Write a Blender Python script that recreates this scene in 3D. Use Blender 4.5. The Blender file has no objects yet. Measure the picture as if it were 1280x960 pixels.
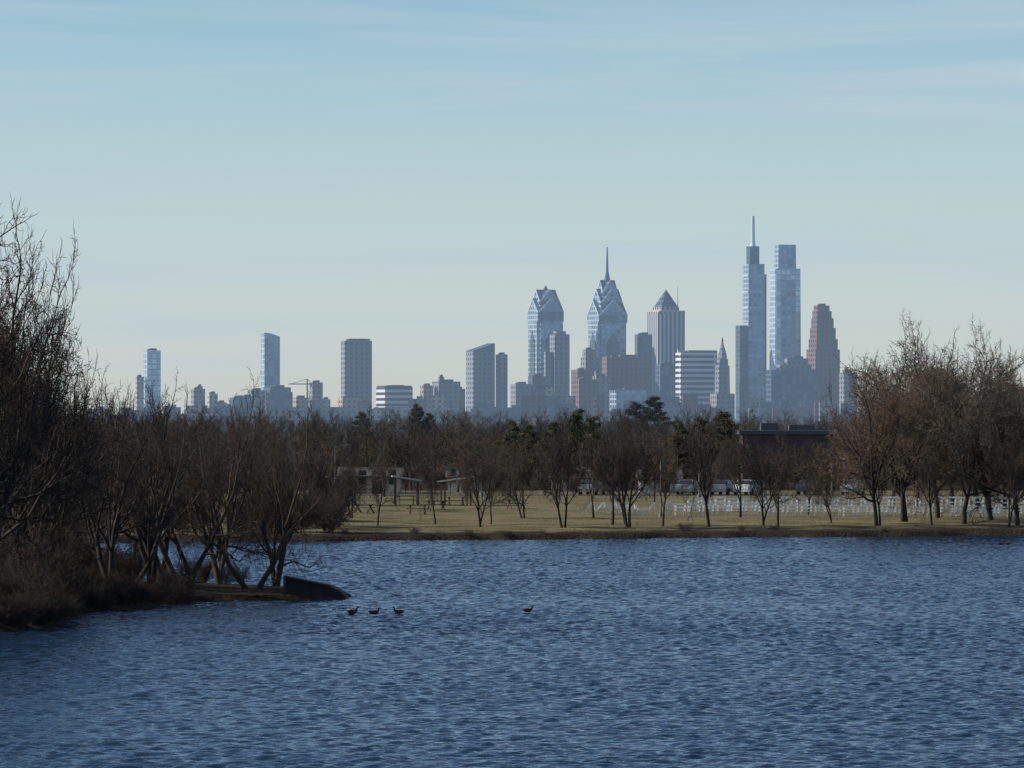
import bpy, math, random
import numpy as np
from mathutils import Vector, Matrix
random.seed(7); np.random.seed(7)
S=bpy.context.scene
COL=S.collection
F=7000.0; HZ=522.0; CH=9.0
def X(px,D): return (px-640.0)/F*D
def Z(py,D): return CH-(py-HZ)/F*D

# ---------------------------------------------------------------- helpers
def link(o,parent=None):
    COL.objects.link(o)
    if parent: o.parent=parent
    return o
def empty(name,loc=(0,0,0),rz=0):
    e=bpy.data.objects.new(name,None); e.location=loc; e.rotation_euler=(0,0,rz); e.empty_display_size=0.5
    return link(e)
class MB:
    def __init__(s): s.v=[];s.f=[];s.uv=[];s.m=[]
    def face(s,pts,uvs=None,m=0):
        b=len(s.v); s.v+= [tuple(p) for p in pts]; s.f.append(list(range(b,b+len(pts))))
        s.uv+= list(uvs) if uvs else [(p[0],p[2]) for p in pts]
        s.m.append(m)
    def loft(s,rings,m=0,cap=True,mcap=None):
        R=[[ (p[0],p[1],z) for p in poly] for poly,z in rings]
        n=len(R[0])
        for a,b in zip(R[:-1],R[1:]):
            u=0
            for i in range(n):
                j=(i+1)%n
                L=max(math.dist(a[i],a[j]),math.dist(b[i],b[j]))
                s.face([a[i],a[j],b[j],b[i]],[(u,a[i][2]),(u+L,a[j][2]),(u+L,b[j][2]),(u,b[i][2])],m)
                u+=L
        if cap:
            s.face(R[-1],[(0,0)]*n, m if mcap is None else mcap)
    def box(s,cx,cy,z0,z1,w,d,m=0,mcap=None,bottom=False):
        p=[(cx-w/2,cy-d/2),(cx+w/2,cy-d/2),(cx+w/2,cy+d/2),(cx-w/2,cy+d/2)]
        s.loft([(p,z0),(p,z1)],m,True,mcap)
        if bottom: s.face([(q[0],q[1],z0) for q in reversed(p)],None,m)
    def taper(s,cx,cy,z0,z1,w0,d0,w1,d1,m=0,mcap=None):
        P=lambda w,d:[(cx-w/2,cy-d/2),(cx+w/2,cy-d/2),(cx+w/2,cy+d/2),(cx-w/2,cy+d/2)]
        s.loft([(P(w0,d0),z0),(P(w1,d1),z1)],m,True,mcap)
    def cyl(s,cx,cy,z0,z1,r0,r1,n=10,m=0):
        P=lambda r:[(cx+r*math.cos(2*math.pi*i/n),cy+r*math.sin(2*math.pi*i/n)) for i in range(n)]
        s.loft([(P(r0),z0),(P(r1),z1)],m)
    def beam(s,a,b,w,h=None,m=0):
        h=h or w
        a=Vector(a);b=Vector(b);d=(b-a).normalized()
        up=Vector((0,0,1)) if abs(d.z)<0.95 else Vector((0,1,0))
        x=d.cross(up).normalized()*w/2; y=x.cross(d).normalized()*h/2
        A=[a-x-y,a+x-y,a+x+y,a-x+y];B=[q+(b-a) for q in A]
        for i in range(4):
            j=(i+1)%4; s.face([A[i],A[j],B[j],B[i]],None,m)
        s.face(A[::-1],None,m); s.face(B,None,m)
    def gable(s,w,d,z0,ze,zr,m=0,axis=0,mr=None):
        def T(x,y,z): return (x,y,z) if axis==0 else (-y,x,z)
        for sg in(-1,1):
            y=sg*d/2
            pts=[(-w/2,y,z0),(w/2,y,z0),(w/2,y,ze),(0,y,zr),(-w/2,y,ze)]
            if sg>0: pts=pts[::-1]
            s.face([T(*p) for p in pts],[(p[0]+w/2,p[2]) for p in pts],m)
        for sg in(-1,1):
            x=sg*w/2
            pts=[(x,-d/2,z0),(x,d/2,z0),(x,d/2,ze),(x,-d/2,ze)]
            if sg<0: pts=pts[::-1]
            s.face([T(*p) for p in pts],[(p[1]+d/2,p[2]) for p in pts],m)
            pts=[(x,-d/2,ze),(x,d/2,ze),(0,d/2,zr),(0,-d/2,zr)]
            if sg<0: pts=pts[::-1]
            s.face([T(*p) for p in pts],[(p[1]+d/2,p[2]) for p in pts],m if mr is None else mr)
    def obj(s,name,mats,parent=None,smooth=False,loc=None):
        me=bpy.data.meshes.new(name)
        me.from_pydata(s.v,[],s.f)
        uvl=me.uv_layers.new(name="UVMap")
        uvl.data.foreach_set("uv",np.array(s.uv,dtype=np.float32).ravel())
        for mt in mats: me.materials.append(mt)
        me.polygons.foreach_set("material_index",s.m)
        if smooth: me.polygons.foreach_set("use_smooth",[True]*len(s.f))
        me.update()
        o=bpy.data.objects.new(name,me)
        if loc: o.location=loc
        return link(o,parent)

def np_mesh(name,V,Q,mats,smooth=False,k=4):
    me=bpy.data.meshes.new(name)
    me.vertices.add(len(V)); me.vertices.foreach_set("co",V.astype(np.float32).ravel())
    me.loops.add(Q.size); me.loops.foreach_set("vertex_index",Q.astype(np.int32).ravel())
    me.polygons.add(len(Q)); me.polygons.foreach_set("loop_start",np.arange(0,Q.size,k,dtype=np.int32))
    me.polygons.foreach_set("loop_total",np.full(len(Q),k,dtype=np.int32))
    for m in mats: me.materials.append(m)
    me.update(calc_edges=True)
    if smooth: me.polygons.foreach_set("use_smooth",np.ones(len(Q),dtype=bool))
    return me

# ---------------------------------------------------------------- materials
def newmat(name):
    m=bpy.data.materials.new(name); m.use_nodes=True
    nt=m.node_tree; b=nt.nodes["Principled BSDF"]
    return m,nt,b
def plain(name,c,rough=0.7,var=0.25,scale=2.0,metal=0.0,spec=0.5,tints=None):
    m,nt,b=newmat(name)
    tc=nt.nodes.new("ShaderNodeTexCoord"); n=nt.nodes.new("ShaderNodeTexNoise")
    n.inputs["Scale"].default_value=scale; n.inputs["Detail"].default_value=5
    nt.links.new(tc.outputs["Object"],n.inputs["Vector"])
    r=nt.nodes.new("ShaderNodeValToRGB")
    r.color_ramp.elements[0].position=0.3; r.color_ramp.elements[1].position=0.7
    r.color_ramp.elements[0].color=(*[x*(1-var) for x in c],1)
    r.color_ramp.elements[1].color=(*[min(1,x*(1+var)) for x in c],1)
    nt.links.new(n.outputs["Fac"],r.inputs["Fac"]); col=r.outputs["Color"]
    if tints:
        oi=nt.nodes.new("ShaderNodeObjectInfo"); tr=nt.nodes.new("ShaderNodeValToRGB"); tr.color_ramp.interpolation='CONSTANT'
        el=tr.color_ramp.elements; el[0].color=(*tints[0],1); el[1].position=1/len(tints); el[1].color=(*tints[1],1)
        for i,t in enumerate(tints[2:]): q=el.new((i+2)/len(tints)); q.color=(*t,1)
        nt.links.new(oi.outputs["Random"],tr.inputs["Fac"])
        mx=nt.nodes.new("ShaderNodeMix"); mx.data_type='RGBA'; mx.blend_type='MULTIPLY'; mx.inputs["Factor"].default_value=1
        nt.links.new(col,mx.inputs["A"]); nt.links.new(tr.outputs["Color"],mx.inputs["B"]); col=mx.outputs["Result"]
    nt.links.new(col,b.inputs["Base Color"])
    b.inputs["Roughness"].default_value=rough; b.inputs["Metallic"].default_value=metal
    b.inputs["Specular IOR Level"].default_value=spec
    return m
def facade(name,wall,glass,bay=6.0,floor=4.5,fw=0.6,fh=0.55,grough=0.25,vary=0.5,coat=0.0):
    m,nt,b=newmat(name); N=nt.nodes; Lk=nt.links
    uv=N.new("ShaderNodeUVMap"); sp=N.new("ShaderNodeSeparateXYZ"); Lk.new(uv.outputs[0],sp.inputs[0])
    def M(op,a,b_=None):
        n=N.new("ShaderNodeMath"); n.operation=op
        for i,v in enumerate((a,b_)):
            if v is None: continue
            if hasattr(v,"links"): Lk.new(v,n.inputs[i])
            else: n.inputs[i].default_value=v
        return n.outputs[0]
    u=M('DIVIDE',sp.outputs[0],bay); v=M('DIVIDE',sp.outputs[1],floor)
    mu=M('LESS_THAN',M('FRACT',u),fw); mv=M('LESS_THAN',M('FRACT',v),fh)
    mask=M('MULTIPLY',mu,mv)
    cb=N.new("ShaderNodeCombineXYZ"); Lk.new(M('FLOOR',u),cb.inputs[0]); Lk.new(M('FLOOR',v),cb.inputs[1])
    wn=N.new("ShaderNodeTexWhiteNoise"); wn.noise_dimensions='2D'; Lk.new(cb.outputs[0],wn.inputs["Vector"])
    g=N.new("ShaderNodeMix"); g.data_type='RGBA'
    g.inputs["A"].default_value=(*[x*(1-vary) for x in glass],1); g.inputs["B"].default_value=(*[min(1,x*(1+vary)) for x in glass],1)
    Lk.new(wn.outputs["Value"],g.inputs["Factor"])
    ns=N.new("ShaderNodeTexNoise"); ns.inputs["Scale"].default_value=0.02; ns.inputs["Detail"].default_value=4
    tc=N.new("ShaderNodeTexCoord"); Lk.new(tc.outputs["Object"],ns.inputs["Vector"])
    w=N.new("ShaderNodeMix"); w.data_type='RGBA'
    w.inputs["A"].default_value=(*[x*0.7 for x in wall],1); w.inputs["B"].default_value=(*[min(1,x*1.3) for x in wall],1)
    Lk.new(ns.outputs["Fac"],w.inputs["Factor"])
    mx=N.new("ShaderNodeMix"); mx.data_type='RGBA'
    Lk.new(mask,mx.inputs["Factor"]); Lk.new(w.outputs["Result"],mx.inputs["A"]); Lk.new(g.outputs["Result"],mx.inputs["B"])
    Lk.new(mx.outputs["Result"],b.inputs["Base Color"])
    rr=M('SUBTRACT',0.7,M('MULTIPLY',mask,0.7-grough)); Lk.new(rr,b.inputs["Roughness"])
    b.inputs["Specular IOR Level"].default_value=0.35
    if coat: Lk.new(M('MULTIPLY',mask,coat),b.inputs["Metallic"])
    return m

M_glassblue=facade("blue_glass_curtain_wall",(0.32,0.42,0.52),(0.18,0.27,0.39),9,8,0.68,0.66,0.28,.5,.75)
M_glassdark=facade("dark_glass_curtain_wall",(0.09,0.13,0.19),(0.07,0.11,0.17),9,8,0.72,0.66,0.28,.55,.75)
M_glasslight=facade("pale_glass_curtain_wall",(0.42,0.54,0.66),(0.42,0.53,0.64),9,9,0.8,0.72,0.25,0.3,.75)
M_stone=facade("pale_stone_facade",(0.48,0.45,0.40),(0.04,0.06,0.10),9,8,0.5,0.5)
M_stonegrey=facade("grey_stone_facade",(0.24,0.25,0.28),(0.02,0.04,0.07),9,8,0.5,0.5)
M_brown=facade("brown_granite_facade",(0.18,0.115,0.105),(0.03,0.025,0.04),8,8,0.5,0.5)
M_tanf=facade("tan_brick_facade",(0.42,0.32,0.24),(0.04,0.04,0.06),9,8,0.5,0.5)
M_band=facade("white_banded_facade",(0.66,0.67,0.68),(0.02,0.04,0.07),60,9,0.97,0.5)
M_vert=facade("vertical_ribbed_facade",(0.50,0.52,0.54),(0.04,0.07,0.12),8,200,0.5,0.98)
M_roof=plain("flat_roof_gravel",(0.10,0.10,0.11),0.9,scale=0.05)
M_trim=plain("pale_metal_trim",(0.55,0.62,0.70),0.4,0.1,0.05)
M_steel=plain("galvanised_steel",(0.16,0.17,0.18),0.5,0.15,1.0,0.4)
M_white=plain("white_paint",(0.80,0.80,0.78),0.5,0.06,3)
TI=[(1,1,1),(.72,.76,.8),(1.15,1.04,.92),(.85,.87,.86),(1.25,1.16,1.04),(.62,.63,.66)]
M_bark=plain("bark",(0.052,0.043,0.037),0.9,0.4,1.3,spec=0.2,tints=TI)
M_twig=plain("grey_brown_twigs",(0.074,0.060,0.051),0.9,0.4,0.5,spec=0.2,tints=TI)
M_twigshade=plain("shade_toned_twigs",(0.044,0.036,0.032),0.9,0.4,0.5,spec=0.2,tints=TI)  # shadow side of the left trees put into the twig colour
M_twigspit=plain("spit_twigs",(0.062,0.049,0.043),0.9,0.4,0.5,spec=0.2,tints=TI)
M_twigsun=plain("sun_toned_tan_twigs",(0.118,0.094,0.073),0.9,0.35,0.3,spec=0.2,tints=TI[:3])  # tan carries the sunlit look of the right-hand trees in its colour
M_twigfar=plain("far_twigs",(0.082,0.067,0.060),0.9,0.35,0.15,spec=0.2,tints=[(1,1,1),(.7,.72,.74),(1.1,.98,.85),(.8,.85,.7),(1.2,1.1,1),(.55,.56,.58),(.9,1.0,.65)])
M_needle=plain("pine_needles",(0.070,0.075,0.034),0.8,0.5,0.6,spec=0.2)
M_darkneedle=plain("dark_conifer_needles",(0.028,0.040,0.026),0.8,0.4,0.4,spec=0.2)

# ---------------------------------------------------------------- world, sun, camera
EL=math.radians(29); AZ=math.radians(-90)
w=bpy.data.worlds.new("sky"); S.world=w; w.use_nodes=True
nt=w.node_tree; N=nt.nodes; Lk=nt.links
bg=N["Background"]
sky=N.new("ShaderNodeTexSky"); sky.sky_type='NISHITA'; sky.sun_disc=False
sky.sun_elevation=EL; sky.sun_rotation=AZ%(2*math.pi); sky.altitude=0; sky.air_density=1.0; sky.dust_density=0.4; sky.ozone_density=2.5
tc=N.new("ShaderNodeTexCoord")
sep=N.new("ShaderNodeSeparateXYZ"); Lk.new(tc.outputs["Generated"],sep.inputs[0])
tr=N.new("ShaderNodeValToRGB"); Lk.new(sep.outputs[2],tr.inputs["Fac"])
E=tr.color_ramp.elements; E[0].position=0.0; E[0].color=(1.26,1.29,1.40,1); E[1].position=1.0; E[1].color=(0.52,0.66,0.84,1)
for p,c in((0.035,(1.0,1.08,1.21,1)),(0.075,(0.66,0.85,1.02,1)),(0.3,(0.43,0.58,0.80,1))):
    q=E.new(p); q.color=c
tm=N.new("ShaderNodeMix"); tm.data_type='RGBA'; tm.blend_type='MULTIPLY'; tm.inputs["Factor"].default_value=1
Lk.new(sky.outputs[0],tm.inputs["A"]); Lk.new(tr.outputs["Color"],tm.inputs["B"])
mp=N.new("ShaderNodeMapping"); mp.inputs["Scale"].default_value=(8,8,105); mp.inputs["Rotation"].default_value=(0,math.radians(4),0)
Lk.new(tc.outputs["Generated"],mp.inputs["Vector"])
ns=N.new("ShaderNodeTexNoise"); ns.inputs["Scale"].default_value=1.0; ns.inputs["Detail"].default_value=7; ns.inputs["Roughness"].default_value=0.55; ns.inputs["Distortion"].default_value=0.6
Lk.new(mp.outputs[0],ns.inputs["Vector"])
rp=N.new("ShaderNodeValToRGB"); rp.color_ramp.elements[0].position=0.46; rp.color_ramp.elements[1].position=0.74
rp.color_ramp.elements[0].color=(0,0,0,1); rp.color_ramp.elements[1].color=(0.8,0.8,0.8,1)
Lk.new(ns.outputs["Fac"],rp.inputs["Fac"])
mx=N.new("ShaderNodeMix"); mx.data_type='RGBA'; mx.inputs["B"].default_value=(4.5,5.3,5.6,1)
Lk.new(rp.outputs["Color"],mx.inputs["Factor"]); Lk.new(tm.outputs["Result"],mx.inputs["A"])
Lk.new(mx.outputs["Result"],bg.inputs["Color"]); bg.inputs["Strength"].default_value=0.12

sd=bpy.data.lights.new("sun","SUN"); sd.energy=5.0; sd.angle=math.radians(0.5); sd.color=(1,0.92,0.80)
so=link(bpy.data.objects.new("sun",sd))
sv=Vector((math.sin(AZ)*math.cos(EL),math.cos(AZ)*math.cos(EL),math.sin(EL)))
so.rotation_euler=sv.to_track_quat('Z','Y').to_euler(); so.location=(-200,100,200)

cd=bpy.data.cameras.new("camera"); cam=link(bpy.data.objects.new("camera",cd))
cam.location=(0,0,CH); cd.sensor_width=36; cd.lens=36*F/1280
cam.rotation_euler=(math.radians(90)+math.atan((HZ-480)/F),0,0)
cd.clip_start=1; cd.clip_end=60000
S.camera=cam
S.view_settings.view_transform='Standard'; S.view_settings.look='None'; S.view_settings.exposure=0

# ---------------------------------------------------------------- haze: distant air volume whose even glow stands in for scattered sunlight
m=bpy.data.materials.new("haze_glow"); m.use_nodes=True; nt=m.node_tree
for n in list(nt.nodes):
    if n.type!='OUTPUT_MATERIAL': nt.nodes.remove(n)
out=[n for n in nt.nodes if n.type=='OUTPUT_MATERIAL'][0]
SG=3.2e-5
ab=nt.nodes.new("ShaderNodeVolumeAbsorption"); ab.inputs["Color"].default_value=(0,0,0,1); ab.inputs["Density"].default_value=SG
em=nt.nodes.new("ShaderNodeEmission"); em.inputs["Color"].default_value=(0.37,0.52,0.70,1); em.inputs["Strength"].default_value=SG
ads=nt.nodes.new("ShaderNodeAddShader"); nt.links.new(ab.outputs[0],ads.inputs[0]); nt.links.new(em.outputs[0],ads.inputs[1])
nt.links.new(ads.outputs[0],out.inputs["Volume"])
b=MB(); 
p=[(-7000,700),(7000,700),(7000,15000),(-7000,15000)]
b.loft([(p,-3),(p,450)]); b.face([(q[0],q[1],-3) for q in reversed(p)])
b.obj("atmospheric_haze",[m])

# ---------------------------------------------------------------- terrain
def yD(y): return CH*F/(y-HZ)
near=[(0,790),(60,785),(100,766),(180,762),(230,753),(350,751),(433,748)]
Lp=[(-400,150),(-60,215)]+[(X(px,yD(y)),yD(y)) for px,y in near]
Lp+=[(X(432,285),286),(X(380,289),289),(X(300,293),292),(X(200,296),296),(X(120,305),306),(X(70,340),345),(X(60,400),440),(-400,440)]
Lp=np.array(Lp)
def sdpoly(P,px,py):
    d=np.full(px.shape,1e18); ins=np.zeros(px.shape,bool)
    n=len(P)
    for i in range(n):
        a=P[i]; c=P[(i+1)%n]; e=c-a
        wx=px-a[0]; wy=py-a[1]
        t=np.clip((wx*e[0]+wy*e[1])/(e@e),0,1)
        d=np.minimum(d,(wx-t*e[0])**2+(wy-t*e[1])**2)
        c1=(a[1]>py)!=(c[1]>py)
        xi=(c[0]-a[0])*(py-a[1])/((c[1]-a[1]) if c[1]!=a[1] else 1e-9)+a[0]
        ins^= c1&(px<xi)
    return np.where(ins,1,-1)*np.sqrt(d)
def wig(x,s=1.0):
    return s*(0.5*np.sin(x*0.31)+0.35*np.sin(x*0.83+1)+0.2*np.sin(x*1.9+2))
def hgt(x,y):
    x=np.asarray(x,float); y=np.asarray(y,float)
    s1=sdpoly(Lp,x,y)+wig(x+y*0.7,0.5)
    s2=y-(406+(np.clip(x,-200,200)+14)*0.415)+wig(x,1.6)
    h1=np.interp(s1,[-6,-0.5,0,0.6,3,12],[-2,-0.25,0,0.28,0.42,0.7])
    h2=np.interp(s2,[-6,-0.5,0,0.8,10,40,100,6000,12000],[-2,-0.3,0,0.42,0.6,0.95,1.5,1.5,3])
    n=0.06*np.sin(x*0.9+y*0.35)*np.sin(y*0.6-x*0.2)*(np.clip(np.maximum(s1,s2),0,3)/3)*(y<480)
    return np.maximum(h1,h2)+n
def H(x,y): return float(hgt(np.array([x]),np.array([y]))[0])
xs=np.concatenate([-np.geomspace(16000,90,40),np.arange(-88,70,0.7),np.geomspace(72,16000,40)])
ys=np.concatenate([[-50,60,130,180],np.arange(200,310,0.5),np.arange(310,400,2.5),np.arange(400,450,0.7),np.arange(450,600,3),np.geomspace(600,40000,60)])
def grid(xs,ys,zf):
    GX,GY=np.meshgrid(xs,ys); GZ=zf(GX.ravel(),GY.ravel())
    V=np.stack([GX.ravel(),GY.ravel(),GZ],1)
    nx=len(xs); ny=len(ys)
    i=np.arange(ny-1)[:,None]*nx+np.arange(nx-1)[None,:]; i=i.ravel()
    return V,np.stack([i,i+1,i+nx+1,i+nx],1)
V,Q=grid(xs,ys,hgt)
m,nt,b=newmat("winter_grass_and_soil"); N=nt.nodes; Lk=nt.links
geo=N.new("ShaderNodeNewGeometry")
def noise(sc,det=6,vec=None):
    n=N.new("ShaderNodeTexNoise"); n.inputs["Scale"].default_value=sc; n.inputs["Detail"].default_value=det
    Lk.new(vec or geo.outputs["Position"],n.inputs["Vector"]); return n.outputs["Fac"]
def mixc(f,a,c):
    n=N.new("ShaderNodeMix"); n.data_type='RGBA'; Lk.new(f,n.inputs["Factor"])
    for k,v in(("A",a),("B",c)):
        if hasattr(v,"links"): Lk.new(v,n.inputs[k])
        else: n.inputs[k].default_value=(*v,1)
    return n.outputs["Result"]
def ramp(f,a,c):
    n=N.new("ShaderNodeMapRange"); Lk.new(f,n.inputs["Value"]); n.inputs["From Min"].default_value=a; n.inputs["From Max"].default_value=c; return n.outputs["Result"]
g1=mixc(ramp(noise(0.15),0.40,0.60),(0.195,0.160,0.082),(0.120,0.115,0.048))
g2=mixc(ramp(noise(1.2),0.5,0.75),g1,(0.23,0.18,0.115))
sp=N.new("ShaderNodeSeparateXYZ"); Lk.new(geo.outputs["Position"],sp.inputs[0])
ad=N.new("ShaderNodeMath"); ad.operation='MULTIPLY_ADD'; Lk.new(noise(0.8),ad.inputs[0]); ad.inputs[1].default_value=0.3; Lk.new(sp.outputs[2],ad.inputs[2])
soil=mixc(ramp(noise(3),0.3,0.7),(0.018,0.014,0.011),(0.045,0.033,0.024))
gl_=mixc(ramp(ad.outputs[0],0.62,0.74),soil,g2)
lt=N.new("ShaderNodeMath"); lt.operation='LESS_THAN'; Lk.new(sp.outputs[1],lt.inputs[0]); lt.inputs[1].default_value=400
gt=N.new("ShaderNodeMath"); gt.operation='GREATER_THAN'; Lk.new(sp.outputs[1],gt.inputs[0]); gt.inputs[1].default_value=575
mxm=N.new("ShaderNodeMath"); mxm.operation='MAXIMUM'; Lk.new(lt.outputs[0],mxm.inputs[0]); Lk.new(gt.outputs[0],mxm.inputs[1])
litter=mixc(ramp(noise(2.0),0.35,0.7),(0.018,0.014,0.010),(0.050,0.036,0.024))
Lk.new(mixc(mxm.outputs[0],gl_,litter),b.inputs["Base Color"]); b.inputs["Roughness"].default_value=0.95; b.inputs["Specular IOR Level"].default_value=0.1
bp=N.new("ShaderNodeBump"); bp.inputs["Distance"].default_value=0.2; bp.inputs["Strength"].default_value=1.0; Lk.new(noise(4),bp.inputs["Height"]); Lk.new(bp.outputs[0],b.inputs["Normal"])
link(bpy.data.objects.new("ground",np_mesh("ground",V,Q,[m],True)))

# ---------------------------------------------------------------- lake with real waves
rng=np.random.RandomState(3)
K=[]
for i in range(100):
    lam=0.26*(1.15/0.26)**(rng.rand()**1.1)
    th=math.radians(258)+rng.normal(0,0.6)
    K.append((2*math.pi/lam*math.cos(th),2*math.pi/lam*math.sin(th),rng.rand()*6.283,lam**0.75))
sl=math.sqrt(sum((a*math.hypot(kx,ky))**2/2 for kx,ky,_,a in K)); sc=0.27/sl
def waves(x,y):
    z=np.zeros_like(x)
    for kx,ky,ph,a in K: z+=a*sc*np.sin(kx*x+ky*y+ph)
    z=z+2.5*z*np.abs(z)
    gust=0.94+0.12*np.sin(x*0.05+y*0.023+1)*np.sin(y*0.041-x*0.02)+0.10*np.sin(y*0.11+x*0.07)
    fade=np.clip((64-np.abs(x))/6,0,1)*np.clip((y-118)/6,0,1)
    return z*gust*fade
wx=np.concatenate([-np.geomspace(3000,66,14),np.arange(-64,64.01,0.125),np.geomspace(66,3000,14)])
wy=[-300,-50,40,100,112]; y=118
while y<446: wy.append(y); y+=0.08+0.12*(y-118)/300
wy=np.array(wy+[470])
V,Q=grid(wx,wy,waves)
m,nt,b=newmat("lake_water_surface"); N=nt.nodes; Lk=nt.links
b.inputs["Base Color"].default_value=(0.007,0.025,0.055,1); b.inputs["Roughness"].default_value=0.05; b.inputs["IOR"].default_value=1.333
geo=N.new("ShaderNodeNewGeometry")
bp=N.new("ShaderNodeBump"); bp.inputs["Distance"].default_value=0.03; bp.inputs["Strength"].default_value=0.8
Lk.new(noise(8,4),bp.inputs["Height"]); Lk.new(bp.outputs[0],b.inputs["Normal"])
link(bpy.data.objects.new("lake_water",np_mesh("lake_water",V,Q,[m],True)))

# ---------------------------------------------------------------- trees
def norm(a):
    l=math.sqrt(a[0]*a[0]+a[1]*a[1]+a[2]*a[2]) or 1; return (a[0]/l,a[1]/l,a[2]/l)
def tube_mesh(name,segs,mats,twig_r=0.02):
    A=np.array([s[0] for s in segs]);B=np.array([s[1] for s in segs]);ra=np.array([s[2] for s in segs]);rb=np.array([s[3] for s in segs])
    d=B-A; d/=np.linalg.norm(d,axis=1,keepdims=True)+1e-9
    up=np.where(np.abs(d[:,2:3])<0.9,np.array([[0,0,1.]]),np.array([[1.,0,0]]))
    u=np.cross(d,up); u/=np.linalg.norm(u,axis=1,keepdims=True); v=np.cross(d,u)
    Vs=[];Qs=[];Ms=[];off=0
    for thick in(False,True):
        sel=(ra>0.05)==thick
        if not sel.any(): continue
        k=8 if thick else 3
        n=sel.sum()
        ang=np.arange(k)*2*math.pi/k
        c=np.cos(ang)[None,:,None];s_=np.sin(ang)[None,:,None]
        R=u[sel][:,None,:]*c+v[sel][:,None,:]*s_
        VA=A[sel][:,None,:]+R*ra[sel][:,None,None]; VB=B[sel][:,None,:]+R*rb[sel][:,None,None]
        VV=np.concatenate([VA,VB],1).reshape(-1,3)
        base=(np.arange(n)*2*k)[:,None]; i=np.arange(k)[None,:]; j=(i+1)%k
        q=np.stack([base+i,base+j,base+k+j,base+k+i],2).reshape(-1,4)+off
        off+=len(VV); Vs.append(VV);Qs.append(q);Ms.append(np.full(len(q),0 if thick else 1))
    me=np_mesh(name,np.concatenate(Vs),np.concatenate(Qs),mats,True)
    me.polygons.foreach_set("material_index",np.concatenate(Ms).astype(np.int32))
    return me
def grow(segs,rnd,p,d,L,r,lev,cfg):
    n=cfg['n'][lev]; st=L/n; wob=cfg['wob'][lev]; tr=cfg['trop'][lev]; last=lev==len(cfg['n'])-1
    rend=r*0.45
    pts=[(p,d,r)]
    for i in range(n):
        d=norm((d[0]+rnd.gauss(0,wob),d[1]+rnd.gauss(0,wob),d[2]+rnd.gauss(0,wob)+tr))
        q=(p[0]+d[0]*st,p[1]+d[1]*st,p[2]+d[2]*st)
        r2=r+(rend-r)*(i+1)/n
        segs.append((p,q,pts[-1][2],r2)); p=q; pts.append((p,d,r2))
    if last: return
    nc=cfg['nc'][lev]; t0=cfg['t0'][lev]
    nc=max(2,int(nc*rnd.uniform(0.75,1.25)+0.5))
    for c in range(nc):
        t=t0+(1-t0)*(c+rnd.random())/nc
        f=t*n; i=min(n-1,int(f)); f-=i
        a=pts[i];b_=pts[i+1]
        P=tuple(a[0][k]+(b_[0][k]-a[0][k])*f for k in range(3)); D=b_[1]; R=a[2]+(b_[2]-a[2])*f
        ang=math.radians(rnd.uniform(*cfg['ang'][lev])); az=rnd.uniform(0,6.283) if lev else 2.4*c+rnd.uniform(-.5,.5)
        up=(0,0,1) if abs(D[2])<0.9 else (1,0,0)
        ux=norm((D[1]*up[2]-D[2]*up[1],D[2]*up[0]-D[0]*up[2],D[0]*up[1]-D[1]*up[0]))
        uy=(D[1]*ux[2]-D[2]*ux[1],D[2]*ux[0]-D[0]*ux[2],D[0]*ux[1]-D[1]*ux[0])
        sa=math.sin(ang);ca=math.cos(ang);cz=math.cos(az);sz=math.sin(az)
        nd=norm(tuple(D[k]*ca+(ux[k]*cz+uy[k]*sz)*sa for k in range(3)))
        grow(segs,rnd,P,nd,L*cfg['rat'][lev]*rnd.uniform(0.7,1.15)*(1.1-0.45*t),max(cfg['rmin'],R*cfg['rr']),lev+1,cfg)
    grow(segs,rnd,p,d,L*cfg['rat'][lev]*0.8,max(cfg['rmin'],rend),lev+1,cfg)
def bare(name,seed,height,cfg,stems=1,lean=0.1,tr=0.16,mats=None,trunk=0.35,wide=None,top=97.5,az0=None):
    rnd=random.Random(seed); segs=[]
    for s in range(stems):
        a=rnd.uniform(0,6.283) if az0 is None else az0[s]; l=lean*rnd.uniform(0.5,1.3)
        grow(segs,rnd,(rnd.uniform(-.15,.15)*(stems>1),rnd.uniform(-.15,.15)*(stems>1),-0.3),norm((l*math.cos(a),l*math.sin(a),1)),height*trunk,tr*rnd.uniform(0.75,1.1),0,cfg)
    zm=np.percentile([s[1][2] for s in segs],top); k=height/zm
    xr=np.percentile([math.hypot(s[1][0],s[1][1]) for s in segs],95)*k
    kw=k if not wide else k*(wide*height)/xr
    segs=[((s[0][0]*kw,s[0][1]*kw,s[0][2]*k),(s[1][0]*kw,s[1][1]*kw,s[1][2]*k),s[2],s[3]) for s in segs]
    return tube_mesh(name,segs,mats or [M_bark,M_twig])
CF=dict(n=[4,5,4,3,3],wob=[.08,.13,.17,.2,.22],trop=[0.02,.07,.05,.03,.02],nc=[6,6,7,6],t0=[.45,.2,.2,.15],ang=[(25,58),(25,60),(25,65),(25,70)],rat=[1.2,.58,.55,.5],rr=.6,rmin=.012)
CB=dict(CF,nc=[9,8,7,6],rmin=.023,ang=[(25,72),(25,60),(25,70),(25,75)],trop=[.02,.035,.02,.01,0],t0=[.35,.25,.2,.15],rat=[1.25,.62,.55,.5],wob=[.08,.13,.2,.26,.3])
CBD=dict(CF,nc=[7,7,7,6],rmin=.015,ang=[(25,65),(25,60),(25,68),(25,72)],wob=[.08,.14,.2,.24,.28])
CL=dict(CF,nc=[5,5,5,6],t0=[.4,.3,.2,.15],trop=[.03,.06,.04,.02,.01],wob=[.14,.17,.2,.24,.26],rat=[1.0,.62,.54,.5],rmin=.010)
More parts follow.
